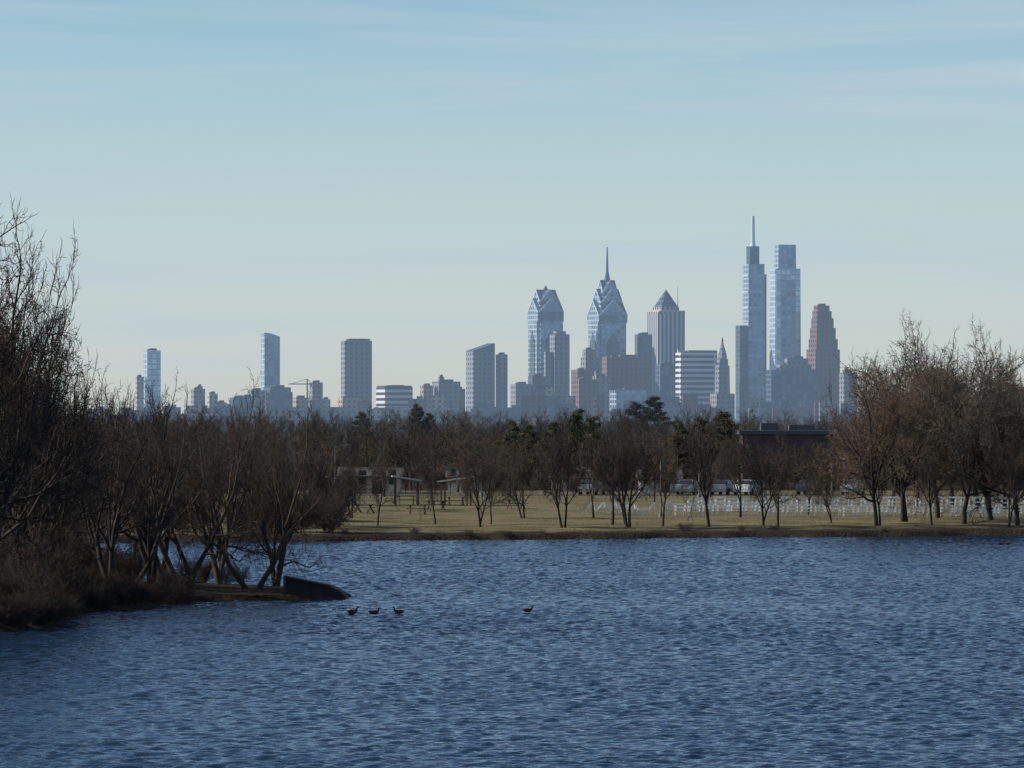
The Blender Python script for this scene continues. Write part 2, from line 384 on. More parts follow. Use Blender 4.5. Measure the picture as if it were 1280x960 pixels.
CS=dict(n=[4,4,3,3],wob=[.12,.18,.2,.25],trop=[.03,.04,.03,.02],nc=[6,6,5],t0=[.2,.15,.1],ang=[(20,50),(25,60),(25,65)],rat=[.6,.55,.5],rr=.65,rmin=.009)
CD=dict(CF,n=[3,4,3,2],wob=[.07,.16,.2,.24],trop=[.02,.06,.03,.02],nc=[7,8,11],t0=[.35,.2,.15],ang=[(25,65),(25,60),(25,70)],rat=[1.0,.58,.5],rmin=.026)
shore=[bare("shore_tree_mesh",10+i,9,CF,[1,1,2,1,2,1,3][i],[.1,.25,.35,.15,.3,.1,.3][i],0.16,trunk=[.28,.33,.25,.36,.3,.25,.3][i],wide=[.34,.26,.40,.30,.36,.24,.42][i]) for i in range(7)]
big=[bare("large_tree_mesh",30+i,15,CB,[1,2,1][i],[.08,.2,.1][i],0.34,mats=[M_bark,M_twigsun],trunk=.24,wide=.50,top=98) for i in range(3)]
bigd=[bare("shade_toned_large_tree_mesh",40+i,15,CBD,2,0.25,0.28,mats=[M_bark,M_twigshade],trunk=.24,wide=.38) for i in range(3)]
leanm=[bare("leaning_tree_mesh",50+i,9,CL,[2,3,2,3][i],[1.0,.6,.8,.5][i],0.20,mats=[M_bark,M_twigspit],trunk=.40,wide=[.55,.44,.5,.42][i],az0=[(3.0,.1),(2.7,.4,1.5),(3.3,-.2),(2.9,.2,4.2)][i]) for i in range(4)]
shrub=[bare("shrub_mesh",70+i,3,CS,9,0.5,0.035,trunk=.6,mats=[M_bark,M_twigspit]) for i in range(3)]
far_t=[bare("far_tree_mesh",90+i,10,CD,1,0.1,0.16,mats=[M_bark,M_twigfar],trunk=[.28,.34,.24,.3][i],wide=[.40,.27,.34,.46][i]) for i in range(4)]
far_s=[bare("far_thicket_mesh",95+i,5,CD,2,0.5,0.06,mats=[M_bark,M_twigfar],trunk=.35,wide=.6) for i in range(2)]
def put(name,me,x,y,h,h0,rz=None,parent=None,wide=1.0):
    o=bpy.data.objects.new(name,me); o.location=(x,y,H(x,y)-0.05); k=h/h0
    o.scale=(k*wide,k*wide,k); o.rotation_euler=(0,0,random.uniform(0,6.28) if rz is None else rz)
    return link(o,parent)
def tree_at(px,D,ytop,meshes,h0,name="bare_tree",rz=None,wide=1.0,parent=None,i=None):
    x=X(px,D); g=H(x,D); h=Z(ytop,D)-g
    me=meshes[random.randrange(len(meshes)) if i is None else i%len(meshes)]
    return put(name,me,x,D,h,h0,rz,parent,wide)
for i,(px,D,yt) in enumerate([(472,428,580),(545,432,570),(598,427,552),(614,434,562),(705,427,534),(765,433,530),(787,428,522),(828,430,552),(887,431,520),(952,434,556),(973,430,548),(655,450,565),(925,455,545),
      (440,447,575),(742,450,548),(1010,462,560),(1040,440,575)]):
    tree_at(px,D,yt,shore,9,i=i,wide=random.uniform(.85,1.15))
for i,(px,D,yt) in enumerate([(1096,436,480),(1130,445,450),(1172,456,442),(1205,440,446),(1240,450,460),(1272,438,472),(1115,480,460),(1150,485,448),(1190,488,446),(1255,490,466),(1222,485,452),(1295,482,466)]):
    tree_at(px,D,yt,big,15,i=i,wide=0.9)
for i,(px,D,yt) in enumerate([(1100,436,560),(1165,438,550),(1262,434,550)]):
    tree_at(px,D,yt,shore,9,i=i)
for i,(px,D,yt,r) in enumerate([(318,281,528,0),(275,284,530,.2),(232,279,500,0),(190,286,502,.3),(160,275,520,0),(345,286,562,-.2),(250,290,520,.1),(138,272,518,0)]):
    tree_at(px,D,yt,leanm,9,i=i,wide=.95,rz=r)
for i,(px,D,yt) in enumerate([(130,300,516),(95,290,500),(62,280,470),(110,330,522),(165,297,522),(205,294,516),(225,420,535),(290,425,540),(340,430,548),(380,425,556),(260,432,530),(310,440,530),(405,436,566)]):
    tree_at(px,D,yt,leanm if i%2 else shore,9,i=i)
for i,(px,D,yt) in enumerate([(-48,236,320),(-20,245,348),(-95,232,300),(2,252,410),(28,262,445),(-35,255,330),(48,268,490),(-12,262,385)]):
    tree_at(px,D,yt,bigd,15,i=i,wide=.85)
e=empty("shoreline_brush")
for i in range(130):
    px=random.uniform(-30,165); D=random.uniform(240,330)
    x=X(px,D)
    if H(x,D)<0.25: continue
    put("shrub",shrub[i%3],x,D,random.uniform(1.8,4.0)*(1 if px<100 else .5),3,parent=e)
for i in range(16):
    px=random.uniform(120,300); D=random.uniform(288,294); x=X(px,D)
    if H(x,D)<0.2: continue
    put("shrub",shrub[i%3],x,D,random.uniform(.8,1.6),3,parent=e)
for i in range(60):
    px=random.uniform(-10,235); y_=np.interp(px,[p[0] for p in near],[p[1] for p in near]); D=yD(y_)+random.uniform(.3,2.5); x=X(px,D)
    put("shrub",shrub[i%3],x,D,random.uniform(.5,1.3),3,parent=e,wide=1.4)
for i in range(45):
    px=random.uniform(60,430); D=random.uniform(408,440); x=X(px,D)
    if H(x,D)<0.2: continue
    put("shrub",shrub[i%3],x,D,random.uniform(1.5,3.5),3,parent=e)
for i in range(70):
    px=random.uniform(400,1300); D=random.uniform(405,432); x=X(px,D); h=H(x,D)
    if not(0.05<h<.5): continue
    put("shrub",shrub[i%3],x,D,random.uniform(.3,.7),3,parent=e,wide=1.6)
e=empty("distant_woods")
def wood(n,D0,D1,p0,p1,y0,y1,ms=None,h0=10,avoid=()):
    for i in range(n):
        D=random.uniform(D0,D1); px=p0+(p1-p0)*(i+random.random())/n
        if any(a<px<c for a,c in avoid): continue
        tree_at(px,D,random.uniform(y0,y1),ms or far_t,h0,"far_tree",parent=e,wide=random.uniform(.8,1.4))
GAP=((925,1045),)
wood(62,555,640,380,1320,522,556,avoid=GAP)
wood(9,590,630,925,1045,556,580)
wood(90,580,690,380,1320,562,590,far_s,5)
wood(80,650,760,-60,1340,518,540,avoid=GAP)
wood(70,700,800,-60,1340,548,572,far_s,5)
wood(90,850,1400,-60,1340,514,528)
wood(90,1700,2600,-60,1340,511,522)
wood(14,470,560,60,420,525,560)
wood(16,490,555,400,925,545,585)

def conifer(name,seed,h,mat,narrow=0.32,irregular=0.35,dens=6):
    rnd=random.Random(seed); segs=[((0,0,-.3),(0.05,0,h*.5),h*.02,h*.014),((0.05,0,h*.5),(0,0,h*.97),h*.014,.02)]
    tips=[]
    z=h*0.28
    while z<h*.97:
        t=(z-h*.2)/(h*.8)
        for k in range(rnd.randint(2,3)):
            a=rnd.uniform(0,6.283); L=h*narrow*(1-t)**0.7*rnd.uniform(1-irregular,1.1)+.2
            q=(math.cos(a)*L,math.sin(a)*L,z+L*rnd.uniform(.05,.5))
            segs.append(((0,0,z),q,.05,.015))
            nn=int(3+L*dens)
            for j in range(nn):
                f=rnd.uniform(.35,1.05); tips.append((q[0]*f,q[1]*f,z+(q[2]-z)*f))
        z+=h*rnd.uniform(.035,.06)
    me=tube_mesh(name+"_wood",segs,[M_bark,M_bark])
    T=np.array(tips); k=14
    C=np.repeat(T,k,0)+np.random.normal(0,h*.02,(len(T)*k,3))*np.array([1.3,1.3,.8])
    d=np.random.normal(0,1,C.shape); d/=np.linalg.norm(d,axis=1,keepdims=True)
    e2=np.cross(d,np.random.normal(0,1,C.shape)); e2/=np.linalg.norm(e2,axis=1,keepdims=True)
    l=h*.015; wd=h*.0035
    V=np.stack([C-d*l-e2*wd,C+d*l-e2*wd,C+d*l+e2*wd,C-d*l+e2*wd],1).reshape(-1,3)
    Qn=np.arange(len(V)).reshape(-1,4)
    return me,np_mesh(name+"_needles",V,Qn,[mat])
pines=[conifer("pine",200+i,10,M_needle,.34,.6,4) for i in range(3)]
darks=[conifer("spruce",300+i,10,M_darkneedle,.42,.4,7) for i in range(2)]
def putc(px,D,yt,v,name="pine_tree",wide=1.0):
    x=X(px,D); g=H(x,D); k=(Z(yt,D)-g)/10
    e=empty(name,(x,D,g-.05),random.uniform(0,6)); e.scale=(k*wide,k*wide,k)
    for nm,me in zip(("trunk_and_limbs","needles"),v):
        link(bpy.data.objects.new(nm,me),e)
for i,(px,D,yt) in enumerate([(692,582,526),(722,590,510),(742,600,518),(660,610,530),(848,595,526),(875,605,520),(905,592,514),(640,640,524)]):
    putc(px,D,yt,pines[i%3])
for i,(px,D,yt,wd) in enumerate([(450,1300,514,1.0),(521,1250,505,.9),(536,1300,515,.9),(795,1250,502,1.0),(818,1270,494,1.2),(905,1300,514,1.0)]):
    putc(px,D,yt,darks[i%2],"spruce_tree",wd)

# ---------------------------------------------------------------- skyline
def sq(w,d=None,ch=0):
    d=d or w
    if not ch: return [(-w/2,-d/2),(w/2,-d/2),(w/2,d/2),(-w/2,d/2)]
    a=w/2;b_=d/2;c=ch
    return [(-a+c,-b_),(a-c,-b_),(a-c,-b_+c),(a,-b_+c),(a,b_-c),(a-c,b_-c),(a-c,b_),(-a+c,b_),(-a+c,b_-c),(-a,b_-c),(-a,-b_+c),(-a+c,-b_+c)]
def bld(name,x0,x1,D,parts,rot=23,k=0.8):
    th=math.radians(rot); c=(x0+x1)/2; s=D/F
    e=empty(name,(X(c,D),D,0),th)
    for i,p in enumerate(parts):
        dx,wp,yt,yb,mt=p[:5]; kk=p[5] if len(p)>5 else k
        w=wp*s/(math.cos(th)+kk*math.sin(th))
        z0=Z(yb,D)+.01 if yb else -3
        mb=MB(); mb.box(dx*s/math.cos(th),0,z0,Z(yt,D),w,w*kk-.3*i,0,1)
        if len(p)<=6:
            zt=Z(yt,D)
            mb.box(dx*s/math.cos(th)+w*.08,w*kk*.1,zt+.02,zt+3.5,w*.45,w*kk*.45,1,1)
            mb.box(dx*s/math.cos(th)-w*.28,-w*kk*.1,zt+.02,zt+2.2,w*.16,w*kk*.25,1,1)
        mb.obj("tower_section" if i==0 else "setback_section",[mt,M_roof],e)
    return e
bld("apartment_tower",169,201,9300,[(5,22,438,None,M_glasslight),(-10.5,11,471,None,M_stone)])
bld("office_block",238,257,9000,[(0,18,486,None,M_stonegrey),(2,8,483,486,M_stonegrey)])
bld("stepped_office_block",257,286,9100,[(-6,14,492,None,M_stone),(5,14,503,None,M_stonegrey),(10,9,512,None,M_stone)])
bld("low_office_block",143,168,9000,[(-5,12,518,None,M_stonegrey),(6,12,512,None,M_brown)])
def slab_curved(name,x0,x1,D,yl,yr,mt,rot=24,k=0.6):
    th=math.radians(rot); s=D/F; w=(x1-x0)*s/(math.cos(th)+k*math.sin(th)); d=w*k
    e=empty(name,(X((x0+x1)/2,D),D,0),th); mb=MB()
    n=8; prof=[(-w/2,-3),(w/2,-3)]
    zl=Z(yl,D); zr=Z(yr,D)
    for i in range(n+1):
        t=i/n; prof.append((w/2-w*t, zr+(zl-zr)*math.sin(t*math.pi/2)))
    for sy,rev in((-d/2,False),(d/2,True)):
        pts=[(a,sy,z) for a,z in prof]; pts=pts[::-1] if rev else pts
        mb.face(pts,[(p[0]+w/2,p[2]) for p in pts],0)
    for i in range(len(prof)):
        a=prof[i]; c=prof[(i+1)%len(prof)]
        side=i in(1,len(prof)-1)
        mb.face([(a[0],-d/2,a[1]),(a[0],d/2,a[1]),(c[0],d/2,c[1]),(c[0],-d/2,c[1])],[(0,a[1]),(d,a[1]),(d,c[1]),(0,c[1])],2 if side else 1)  # side walls get paler glass, so the sunlit tone is in their colour
    mb.obj("curved_top_shaft",[mt,M_roof,M_glasslight],e); return e
slab_curved("slender_glass_tower",326,350,9400,416,421,M_glassblue)
bld("dark_office_block",288,365,9050,[(-27,24,497,None,M_glassdark),(-6,22,488,None,M_stonegrey),(20,34,484,None,M_glassdark),(31,16,490,None,M_brown)])
bld("riverfront_apartments",366,414,9150,[(5,17,478,None,M_stonegrey),(-14,20,497,None,M_tanf),(17,12,499,None,M_stone)])
bld("concrete_apartment_tower",426,465,9200,[(0,39,426,None,M_stonegrey,.5),(2,30,423.5,426,M_brown,.5,1)],rot=18)
bld("beige_mill_building",420,462,8900,[(-6,26,497,None,M_tanf),(12,20,503,None,M_brown)])
bld("residential_block",469,517,9000,[(0,46,484,None,M_band),(0,44,482,484,M_brown,.8,1)])
bld("warehouse_conversion",526,581,9000,[(-20,16,482,None,M_tanf),(4,36,477,None,M_stonegrey),(20,16,486,None,M_brown),(-2,8,471,477,M_stonegrey)])
e=bld("wedge_roof_tower",582,634,9300,[(19,15,443,None,M_stonegrey)])
mb=MB(); s=9300/F; w=36*s/(math.cos(.4)+.8*math.sin(.4)); z0=Z(440,9300); z1=Z(429,9300)
mb.box(-8*s,0,-3,z0,w,w*.8,0)
a=-8*s-w/2;c=-8*s+w/2;d=w*.4
mb.face([(a,-d,z0+.01),(c,-d,z0+.01),(c,-d,z1),(a,-d,z0+2)],None,1); mb.face([(c,-d,z0+.01),(c,d,z0+.01),(c,d,z1),(c,-d,z1)],None,1)
mb.face([(a,-d,z0+2),(c,-d,z1),(c,d,z1),(a,d,z0+2)],None,1); mb.face([(a,d,z0+.01),(a,-d,z0+.01),(a,-d,z0+2),(a,d,z0+2)],None,1); mb.face([(c,d,z0),(a,d,z0),(a,d,z0+2),(c,d,z1)],None,1)
mb.obj("wedge_roof_shaft",[M_stonegrey,M_glassdark],e)
bld("brick_office_block",636,690,9100,[(-12,26,480,None,M_stonegrey),(8,22,470,None,M_glassdark),(20,18,484,None,M_stone)])
def liberty(name,pc,D,wpx,ysh,tiers,spire,rot):
    th=math.radians(rot); s=D/F; e=empty(name,(X(pc,D),D,0),th)
    w=wpx*s/(math.cos(th)+math.sin(th)); 
    mb=MB(); zs=Z(ysh,D); mb.loft([(sq(w,w,w*.1),-3),(sq(w,w,w*.1),zs)],0,True,1); mb.obj("notched_shaft",[M_glassblue,M_roof],e)
    mb=MB()
    for ax in(0,1):
        mb.gable(w*.46,w*1.03 if ax==0 else w*1.034,-2,zs-25*s,zs-12*s,0,ax)
    mb.obj("central_bays",[M_glassdark],e)
    for i,(f,ye,yr) in enumerate(tiers):
        ze=Z(ye,D);zr=Z(yr,D); mb=MB()
        for ax in(0,1): mb.gable(w*f,w*f*(1.0+.004*ax),zs+.01*i-(3 if i else -.01),ze,zr,0,ax,1)
        mb.obj("gabled_tier",[M_glassblue,M_glassdark],e)
        mb=MB(); hw=w*f/2
        for a in range(4):
            ca,sa=math.cos(a*math.pi/2),math.sin(a*math.pi/2)
            T=lambda x,y,z:(x*ca-y*sa,x*sa+y*ca,z)
            mb.beam(T(-hw+.6,-hw-.4,ze-1.4),T(0,-hw-.4,zr-1.6),.8,1.7); mb.beam(T(hw-.6,-hw-.4,ze-1.4),T(0,-hw-.4,zr-1.6),.8,1.7)
        mb.obj("chevron_trim",[M_trim],e)
    zt=Z(tiers[-1][2],D)
    mb=MB()
    if spire:
        mb.taper(0,0,zt-12,Z(spire[0],D),w*.22,w*.22,w*.06,w*.06); mb.cyl(0,0,Z(spire[0],D),Z(spire[1],D),w*.05,1.1,8)
    else:
        mb.taper(0,0,zt-14,zt+7,w*.40,w*.40,.6,.6)
    mb.obj("spire",[M_glassdark],e)
    return e
liberty("gabled_glass_skyscraper",682,9500,46,402,[(.98,390,373),(.72,376,362)],None,22)
liberty("spired_glass_skyscraper",759,9550,50,404,[(1.0,394,375),(.76,378,361),(.50,364,350)],(338,309),22)
bld("stone_hotel_tower",680,711,9200,[(4,25,418,None,M_stonegrey),(4,16,414,418,M_stonegrey,.8,1),(-11,10,440,None,M_stonegrey)])
bld("dark_stepped_tower",712,748,9250,[(0,32,462,None,M_brown),(8,24,447,None,M_stonegrey),(6,16,437,447,M_stonegrey)])
bld("square_office_block",746,807,9350,[(6,60,446,None,M_brown,.5),(28,22,418,None,M_glassdark,.8)],rot=12)
bld("pale_low_office",762,808,9000,[(0,46,488,None,M_glassblue,.5),(-8,24,499,None,M_glassdark,.6)])
bld("art_deco_block",712,762,9050,[(-6,30,474,None,M_brown),(14,22,470,None,M_stonegrey),(10,8,464,470,M_stonegrey)])
D=9500; th=math.radians(24); s=D/F; e=empty("pyramid_roof_tower",(X(832.5,D),D,0),th); w=49*s/(math.cos(th)+math.sin(th))
mb=MB(); mb.loft([(sq(w,w,w*.08),-3),(sq(w,w,w*.08),Z(392,D))],0,True,1); mb.obj("ribbed_shaft",[M_vert,M_roof],e)
mb=MB(); mb.box(0,0,Z(392,D)+.01,Z(388.5,D),w*.96,w*.96,0); mb.box(0,0,Z(388.5,D)+.01,Z(384,D),w*.66,w*.66,0); mb.obj("crown_setbacks",[M_stone],e)
mb=MB(); mb.taper(0,0,Z(384,D)+.02,Z(362,D),w*.62,w*.62,.5,.5,0); mb.obj("pyramid_roof",[M_glassdark],e)
mb=MB(); mb.cyl(w*.44,0,Z(388,D),Z(358,D),.8,.35,6); mb.obj("antenna",[M_steel],e)
bld("mid_rise_office",812,846,9200,[(2,24,455,None,M_glassdark)])
bld("white_banded_office_tower",844,897,9300,[(0,52,441,None,M_band,.45),(6,40,438,441,M_glassdark,.45,1),(-20,8,437,441,M_stone,.6,1)],rot=16)
D=9250; s=D/F; e=empty("city_hall_clock_tower",(X(903,D),D,0),math.radians(18))
mb=MB(); W_=16*s
mb.box(0,0,-3,Z(492,D),W_*1.5,W_*1.5,0,1)
P_=lambda r:[(-W_*r,-W_*r),(W_*r,-W_*r),(W_*r,W_*r),(-W_*r,W_*r)]
mb.loft([(P_(.46),Z(492,D)+.01),(P_(.43),Z(457,D))],0,True,1)
mb.obj("stone_shaft",[M_stonegrey,M_roof],e)
mb=MB(); mb.box(0,0,Z(457,D)+.01,Z(449,D),W_*.7,W_*.7,0)
mb.loft([([(W_*r*math.cos(a*math.pi/4+.39),W_*r*math.sin(a*math.pi/4+.39)) for a in range(8)],Z(yy,D)) for r,yy in((.36,449),(.34,444),(.27,439),(.17,434),(.11,431),(.10,429))],0)
mb.obj("belfry_dome",[M_stonegrey],e)
mb=MB(); z=Z(429,D); mb.cyl(0,0,z,z+5,1.8,1.5,8); mb.cyl(0,0,z+5,z+8,1.7,.9,8); mb.beam((0,0,z+5.5),(2.6,0,z+5),.9); mb.cyl(0,0,z+8,z+10,.9,.6,8); mb.obj("bronze_statue",[M_roof],e)
mb=MB(); 
for a in range(4):
    c,q=math.cos(a*math.pi/2),math.sin(a*math.pi/2); mb.cyl(c*W_*.36,q*W_*.36,Z(460,D),Z(452,D),2.6,.4,8)
mb.obj("corner_turrets",[M_stonegrey],e)
D=9600; s=D/F; th=math.radians(22); e=empty("mast_topped_skyscraper",(X(942,D),D,0),th); q=lambda px:px*s/(math.cos(th)+.8*math.sin(th))
def bx(name,dx,wp,yt,yb,mt,k=.8,mb=None,dy=0):
    mb=MB(); mb.box(dx*s,dy,Z(yb,D)+.01 if yb else -3,Z(yt,D),q(wp),q(wp)*k,0,1); return mb.obj(name,[mt,M_roof],e)
bx("main_shaft",0,27,330,None,M_glassblue); bx("upper_block",-1,16,308,330,M_glassdark,.8)
bx("west_wing",-16,14,407,None,M_glassdark,1.2); bx("core_shaft",10,10,343,None,M_glassdark,2.0)
mb=MB(); mb.cyl(-1*s,0,Z(308,D),Z(304,D),5.5,4,10); mb.cyl(-1*s,0,Z(304,D)+.01,Z(270,D),3.9,3.0,10); mb.obj("lantern_mast",[M_trim],e)
mb=MB()
for yy in range(345,505,20): mb.box(-.5*s,0,Z(yy,D)-1.1,Z(yy,D)+1.1,q(27.6),q(27.6)*.8,0)
mb.obj("mechanical_bands",[M_trim],e)
bx("lobby_block",0,38,498,None,M_stonegrey,.9)
D=9500; e=empty("glass_obelisk_skyscraper",(X(981.5,D),D,0),math.radians(14)); th=math.radians(14); s=D/F; q=lambda px:px*s/(math.cos(th)+.8*math.sin(th))
mb=MB(); w=q(40); c=q(27)
mb.loft([(sq(w,w*.8,w*.04),-3),(sq(w*.95,w*.76,w*.04),Z(336,D))],0,True,1); mb.obj("shaft",[M_glasslight,M_roof],e)
mb=MB(); mb.taper(0,0,Z(336,D)+.01,Z(306,D),c,c*.8,c*.96,c*.77,0); mb.obj("crown_cube",[M_glassblue],e)
mb=MB(); mb.box(0,-w*.385,60,Z(350,D),w*.5,w*.06,0); mb.obj("recessed_front_bay",[M_glassblue],e)
bld("dark_glass_office_block",957,1022,9100,[(0,64,462,None,M_glassdark,.4),(3,44,456,462,M_stonegrey,.4),(6,30,448,456,M_stonegrey,.5)],rot=14)
bld("stepped_granite_skyscraper",1008,1050,9450,[(0,41,437,None,M_brown),(0,36,424,437,M_brown),(-.5,32,410,424,M_brown),(-1,28,398,410,M_brown),(-1.5,24,389,398,M_brown),(-2,20,382,389,M_brown)],rot=22)
bld("corner_office_block",1048,1072,9200,[(0,22,466,None,M_stonegrey),(-2,10,462,466,M_brown)])
D=9000; s=D/F; e=empty("tower_crane",(X(384,D),D,0),0); mb=MB(); zz=Z(480,D)
mb.beam((0,0,0),(0,0,zz+8),2.2); mb.beam((-30,0,zz),(8,0,zz),1.6); mb.beam((0,0,zz+8),(-24,0,zz+1),.8); mb.beam((0,0,zz+8),(7,0,zz+1),.8); mb.beam((6,0,zz-4),(6,0,zz),3)
mb.obj("mast_and_jib",[M_steel],e)
mb=MB(); rnd=random.Random(5)
for i in range(150):
    D=rnd.uniform(8300,8900); px=rnd.uniform(120,1085); x=X(px,D); w=rnd.uniform(10,40); h=rnd.uniform(10,26) if rnd.random()<.75 else rnd.uniform(30,46)
    if px<285: h*=.7
    mb.box(x,D,-3,h,w,w*.7,rnd.choice([0,1,1,2,3,3,5]),4)
    if rnd.random()<.4: mb.box(x+w*.1,D,h+.01,h+4,w*.3,w*.3,1,4)
mb.obj("city_blocks",[M_stone,M_stonegrey,M_brown,M_glassdark,M_roof,M_tanf])

# ---------------------------------------------------------------- park things
M_asph=plain("asphalt",(0.05,0.05,0.052),.9,.2,.6)
mb=MB(); xsr=np.linspace(-60,90,60)
for a,c in zip(xsr[:-1],xsr[1:]):
    mb.face([(a,538,H(a,538)+.03),(c,538,H(c,538)+.03),(c,546,H(c,546)+.03),(a,546,H(a,546)+.03)])
mb.obj("park_road",[M_asph])
def barrier(name,pxs,D,step=1.15,hgt_=1.0,xl=False):
    e=empty(name,(0,0,0)); mb=MB(); x=X(pxs[0],D); x1=X(pxs[1],D); rnd=random.Random(int(D)); py=D
    hh=hgt_
    while x<x1:
        if rnd.random()<.5: hh=hgt_*rnd.uniform(.86,1.08); py=D+rnd.uniform(-.35,.35)
        g=H(x,D); h=hh; L=step-rnd.uniform(.06,.2)
        if xl:
            ln=rnd.uniform(.2,.5)*rnd.choice([1,1,-1])
            mb.beam((x-ln,py,g),(x+ln,py,g+h),.12); mb.beam((x+ln+.1,py+.3,g),(x+ln,py,g+h*.95),.11)
            if rnd.random()<.5: mb.beam((x,py-.1,g+h*.5),(x+1.0,py-.1,g+h*.5),.4,.12)
            x+=rnd.uniform(.8,1.3); continue
        for a in(.12,L-.12):
            mb.beam((x+a,py-.25,g),(x+a+.08,py+.02,g+h),.11)
            mb.beam((x+a,py+.35,g),(x+a,py,g+h*.8),.09)
        # open slatted rails with daylight between
        mb.beam((x,py-.02,g+h-.06),(x+L,py-.02,g+h-.06+rnd.uniform(-.04,.04)),.12,.15)
        mb.beam((x,py-.12,g+h*.66),(x+L,py-.12,g+h*.66),.10,.10)
        mb.beam((x,py-.25,g+h*.38),(x+L,py-.25,g+h*.38),.34,.05)
        x+=step
    mb.obj("rails_and_legs",[M_white],e)
barrier("white_rail_fence",(842,1285),459); barrier("white_rail_fence",(858,1275),473,hgt_=1.25); barrier("white_rail_fence",(735,845),462,1.3,1.0,True)
M_sroof=plain("weathered_metal_roof",(0.32,0.32,0.31),.5,.15,1)
M_wood=plain("stained_timber",(0.08,0.055,0.04),.8,.3,3)
def shelter(px,D,w,tilt):
    x=X(px,D); e=empty("picnic_shelter",(x,D,H(x,D)),random.uniform(-.2,.2))
    mb=MB()
    for a in(-w*.38,w*.38):
        for b_ in(-1.1,1.1): mb.beam((a,b_,0),(a,b_,2.15-tilt*a/w),.14)
    mb.obj("posts",[M_wood],e)
    mb=MB(); mb.beam((-w/2,0,2.3+tilt*.5),(w/2,0,2.3-tilt*.5),3.2,.12); mb.obj("roof",[M_sroof],e)
    mb=MB(); mb.beam((-.8,0,.74),(.8,0,.74),.7,.05); mb.beam((-.8,-.6,.44),(.8,-.6,.44),.25,.05); mb.beam((-.8,.6,.44),(.8,.6,.44),.25,.05)
    for a in(-.6,.6): mb.beam((a,-.6,0),(a,.3,.72),.08); mb.beam((a,.6,0),(a,-.3,.72),.08)
    mb.obj("picnic_table",[M_wood],e)
for a in [(428,488,2.6,.35),(508,492,2.6,.4),(570,490,3.0,-.4)]: shelter(*a)
def table(px,D):
    x=X(px,D); e=empty("picnic_table",(x,D,H(x,D)),random.uniform(-.5,.5)); mb=MB()
    mb.beam((-.9,0,.74),(.9,0,.74),.75,.06)
    mb.obj("table_top",[M_wood],e); mb=MB()
    mb.beam((-.9,-.65,.44),(.9,-.65,.44),.25,.05); mb.beam((-.9,.65,.44),(.9,.65,.44),.25,.05); mb.obj("bench_seats",[M_wood],e); mb=MB()
    for a in(-.6,.6): mb.beam((a,-.7,0),(a,.3,.72),.09); mb.beam((a,.7,0),(a,-.3,.72),.09)
    mb.obj("crossed_legs",[M_wood],e)
for px,D in[(455,465),(522,462),(545,475),(645,480)]: table(px,D)
def lamp(px,D,yt,name="street_lamp",arm=1.6):
    x=X(px,D); g=H(x,D); h=Z(yt,D)-g; e=empty(name,(x,D,g),0)
    mb=MB(); mb.cyl(0,0,-.1,.35,.2,.18,10); mb.cyl(0,0,.35,h,.08,.045,10); mb.obj("pole",[M_steel],e)
    mb=MB(); mb.beam((0,0,h-.25),(arm*.6,0,h),.06); mb.beam((arm*.6,0,h),(arm,0,h+.02),.06); mb.obj("arm",[M_steel],e)
    mb=MB(); mb.beam((arm*.8,0,h-.03),(arm+.3,0,h),.25,.10); mb.obj("lamp_head",[M_steel],e)
lamp(419,470,556,arm=.9); lamp(826,455,575,arm=.6); lamp(874,525,580); lamp(1040,530,578,arm=1.0); lamp(602,530,590,arm=1.0); lamp(955,528,586,arm=1.0)
def car(px,D,col,rz,ln=4.5):
    x=X(px,D); e=empty("parked_car",(x,D,H(x,D)+.03),rz); mp_=plain("car_paint",col,.3,.05,1)
    gl=bpy.data.materials.get("car_glass") or plain("car_glass",(.02,.025,.03),.1,.05,1); ti=bpy.data.materials.get("tyre_rubber") or plain("tyre_rubber",(.02,.02,.02),.9,.1,1)
    k=ln/4.5
    P=[(-2.25,.3),(2.25,.3),(2.28,.65),(2.15,.85),(1.2,.98),(.55,1.42),(-1.3,1.45),(-2.0,1.02),(-2.22,.95),(-2.28,.6)]
    mb=MB()
    L=[(a*k,-.85 if z<1 else -.68,z) for a,z in P]; R=[(a,-y,z) for a,y,z in L]
    mb.face(L);mb.face(R[::-1])
    for i in range(len(P)):
        j=(i+1)%len(P); mb.face([L[j],L[i],R[i],R[j]])
    mb.obj("body",[mp_],e)
    mb=MB()
    for sg in(-1,1):
        w_=[(1.05*k,sg*.835,1.0),(.5*k,sg*.72,1.37),(-1.25*k,sg*.72,1.39),(-1.8*k,sg*.835,1.03)]
        mb.face([(a,b_*1.02,c_) for a,b_,c_ in (w_ if sg<0 else w_[::-1])])
    mb.face([(1.19*k,-.72,1.01),(1.19*k,.72,1.01),(.60*k,.60,1.40),(.60*k,-.60,1.40)])
    mb.face([(-1.99*k,.70,1.05),(-1.99*k,-.70,1.05),(-1.37*k,-.60,1.42),(-1.37*k,.60,1.42)])
    mb.obj("windows",[gl],e)
    mb=MB()
    for a in(-1.4,1.4):
        for sg in(-1,1):
            n=14; c0=[(a*k+.33*math.cos(2*math.pi*i/n),sg*.66,.33+.33*math.sin(2*math.pi*i/n)) for i in range(n)]; c1=[(p[0],sg*.89,p[2]) for p in c0]
            for i in range(n): mb.face([c0[i],c0[(i+1)%n],c1[(i+1)%n],c1[i]])
            mb.face(c1)
    mb.obj("wheels",[ti],e)
for c in [(936,543,(.6,.6,.6),1.2),(1066,544,(.4,.41,.42),1.35),(1012,543,(.05,.06,.08),1.3),(860,544,(.22,.23,.25),1.4),(905,543,(.12,.13,.15),1.25),(740,543,(.16,.17,.18),1.3)]: car(*c)
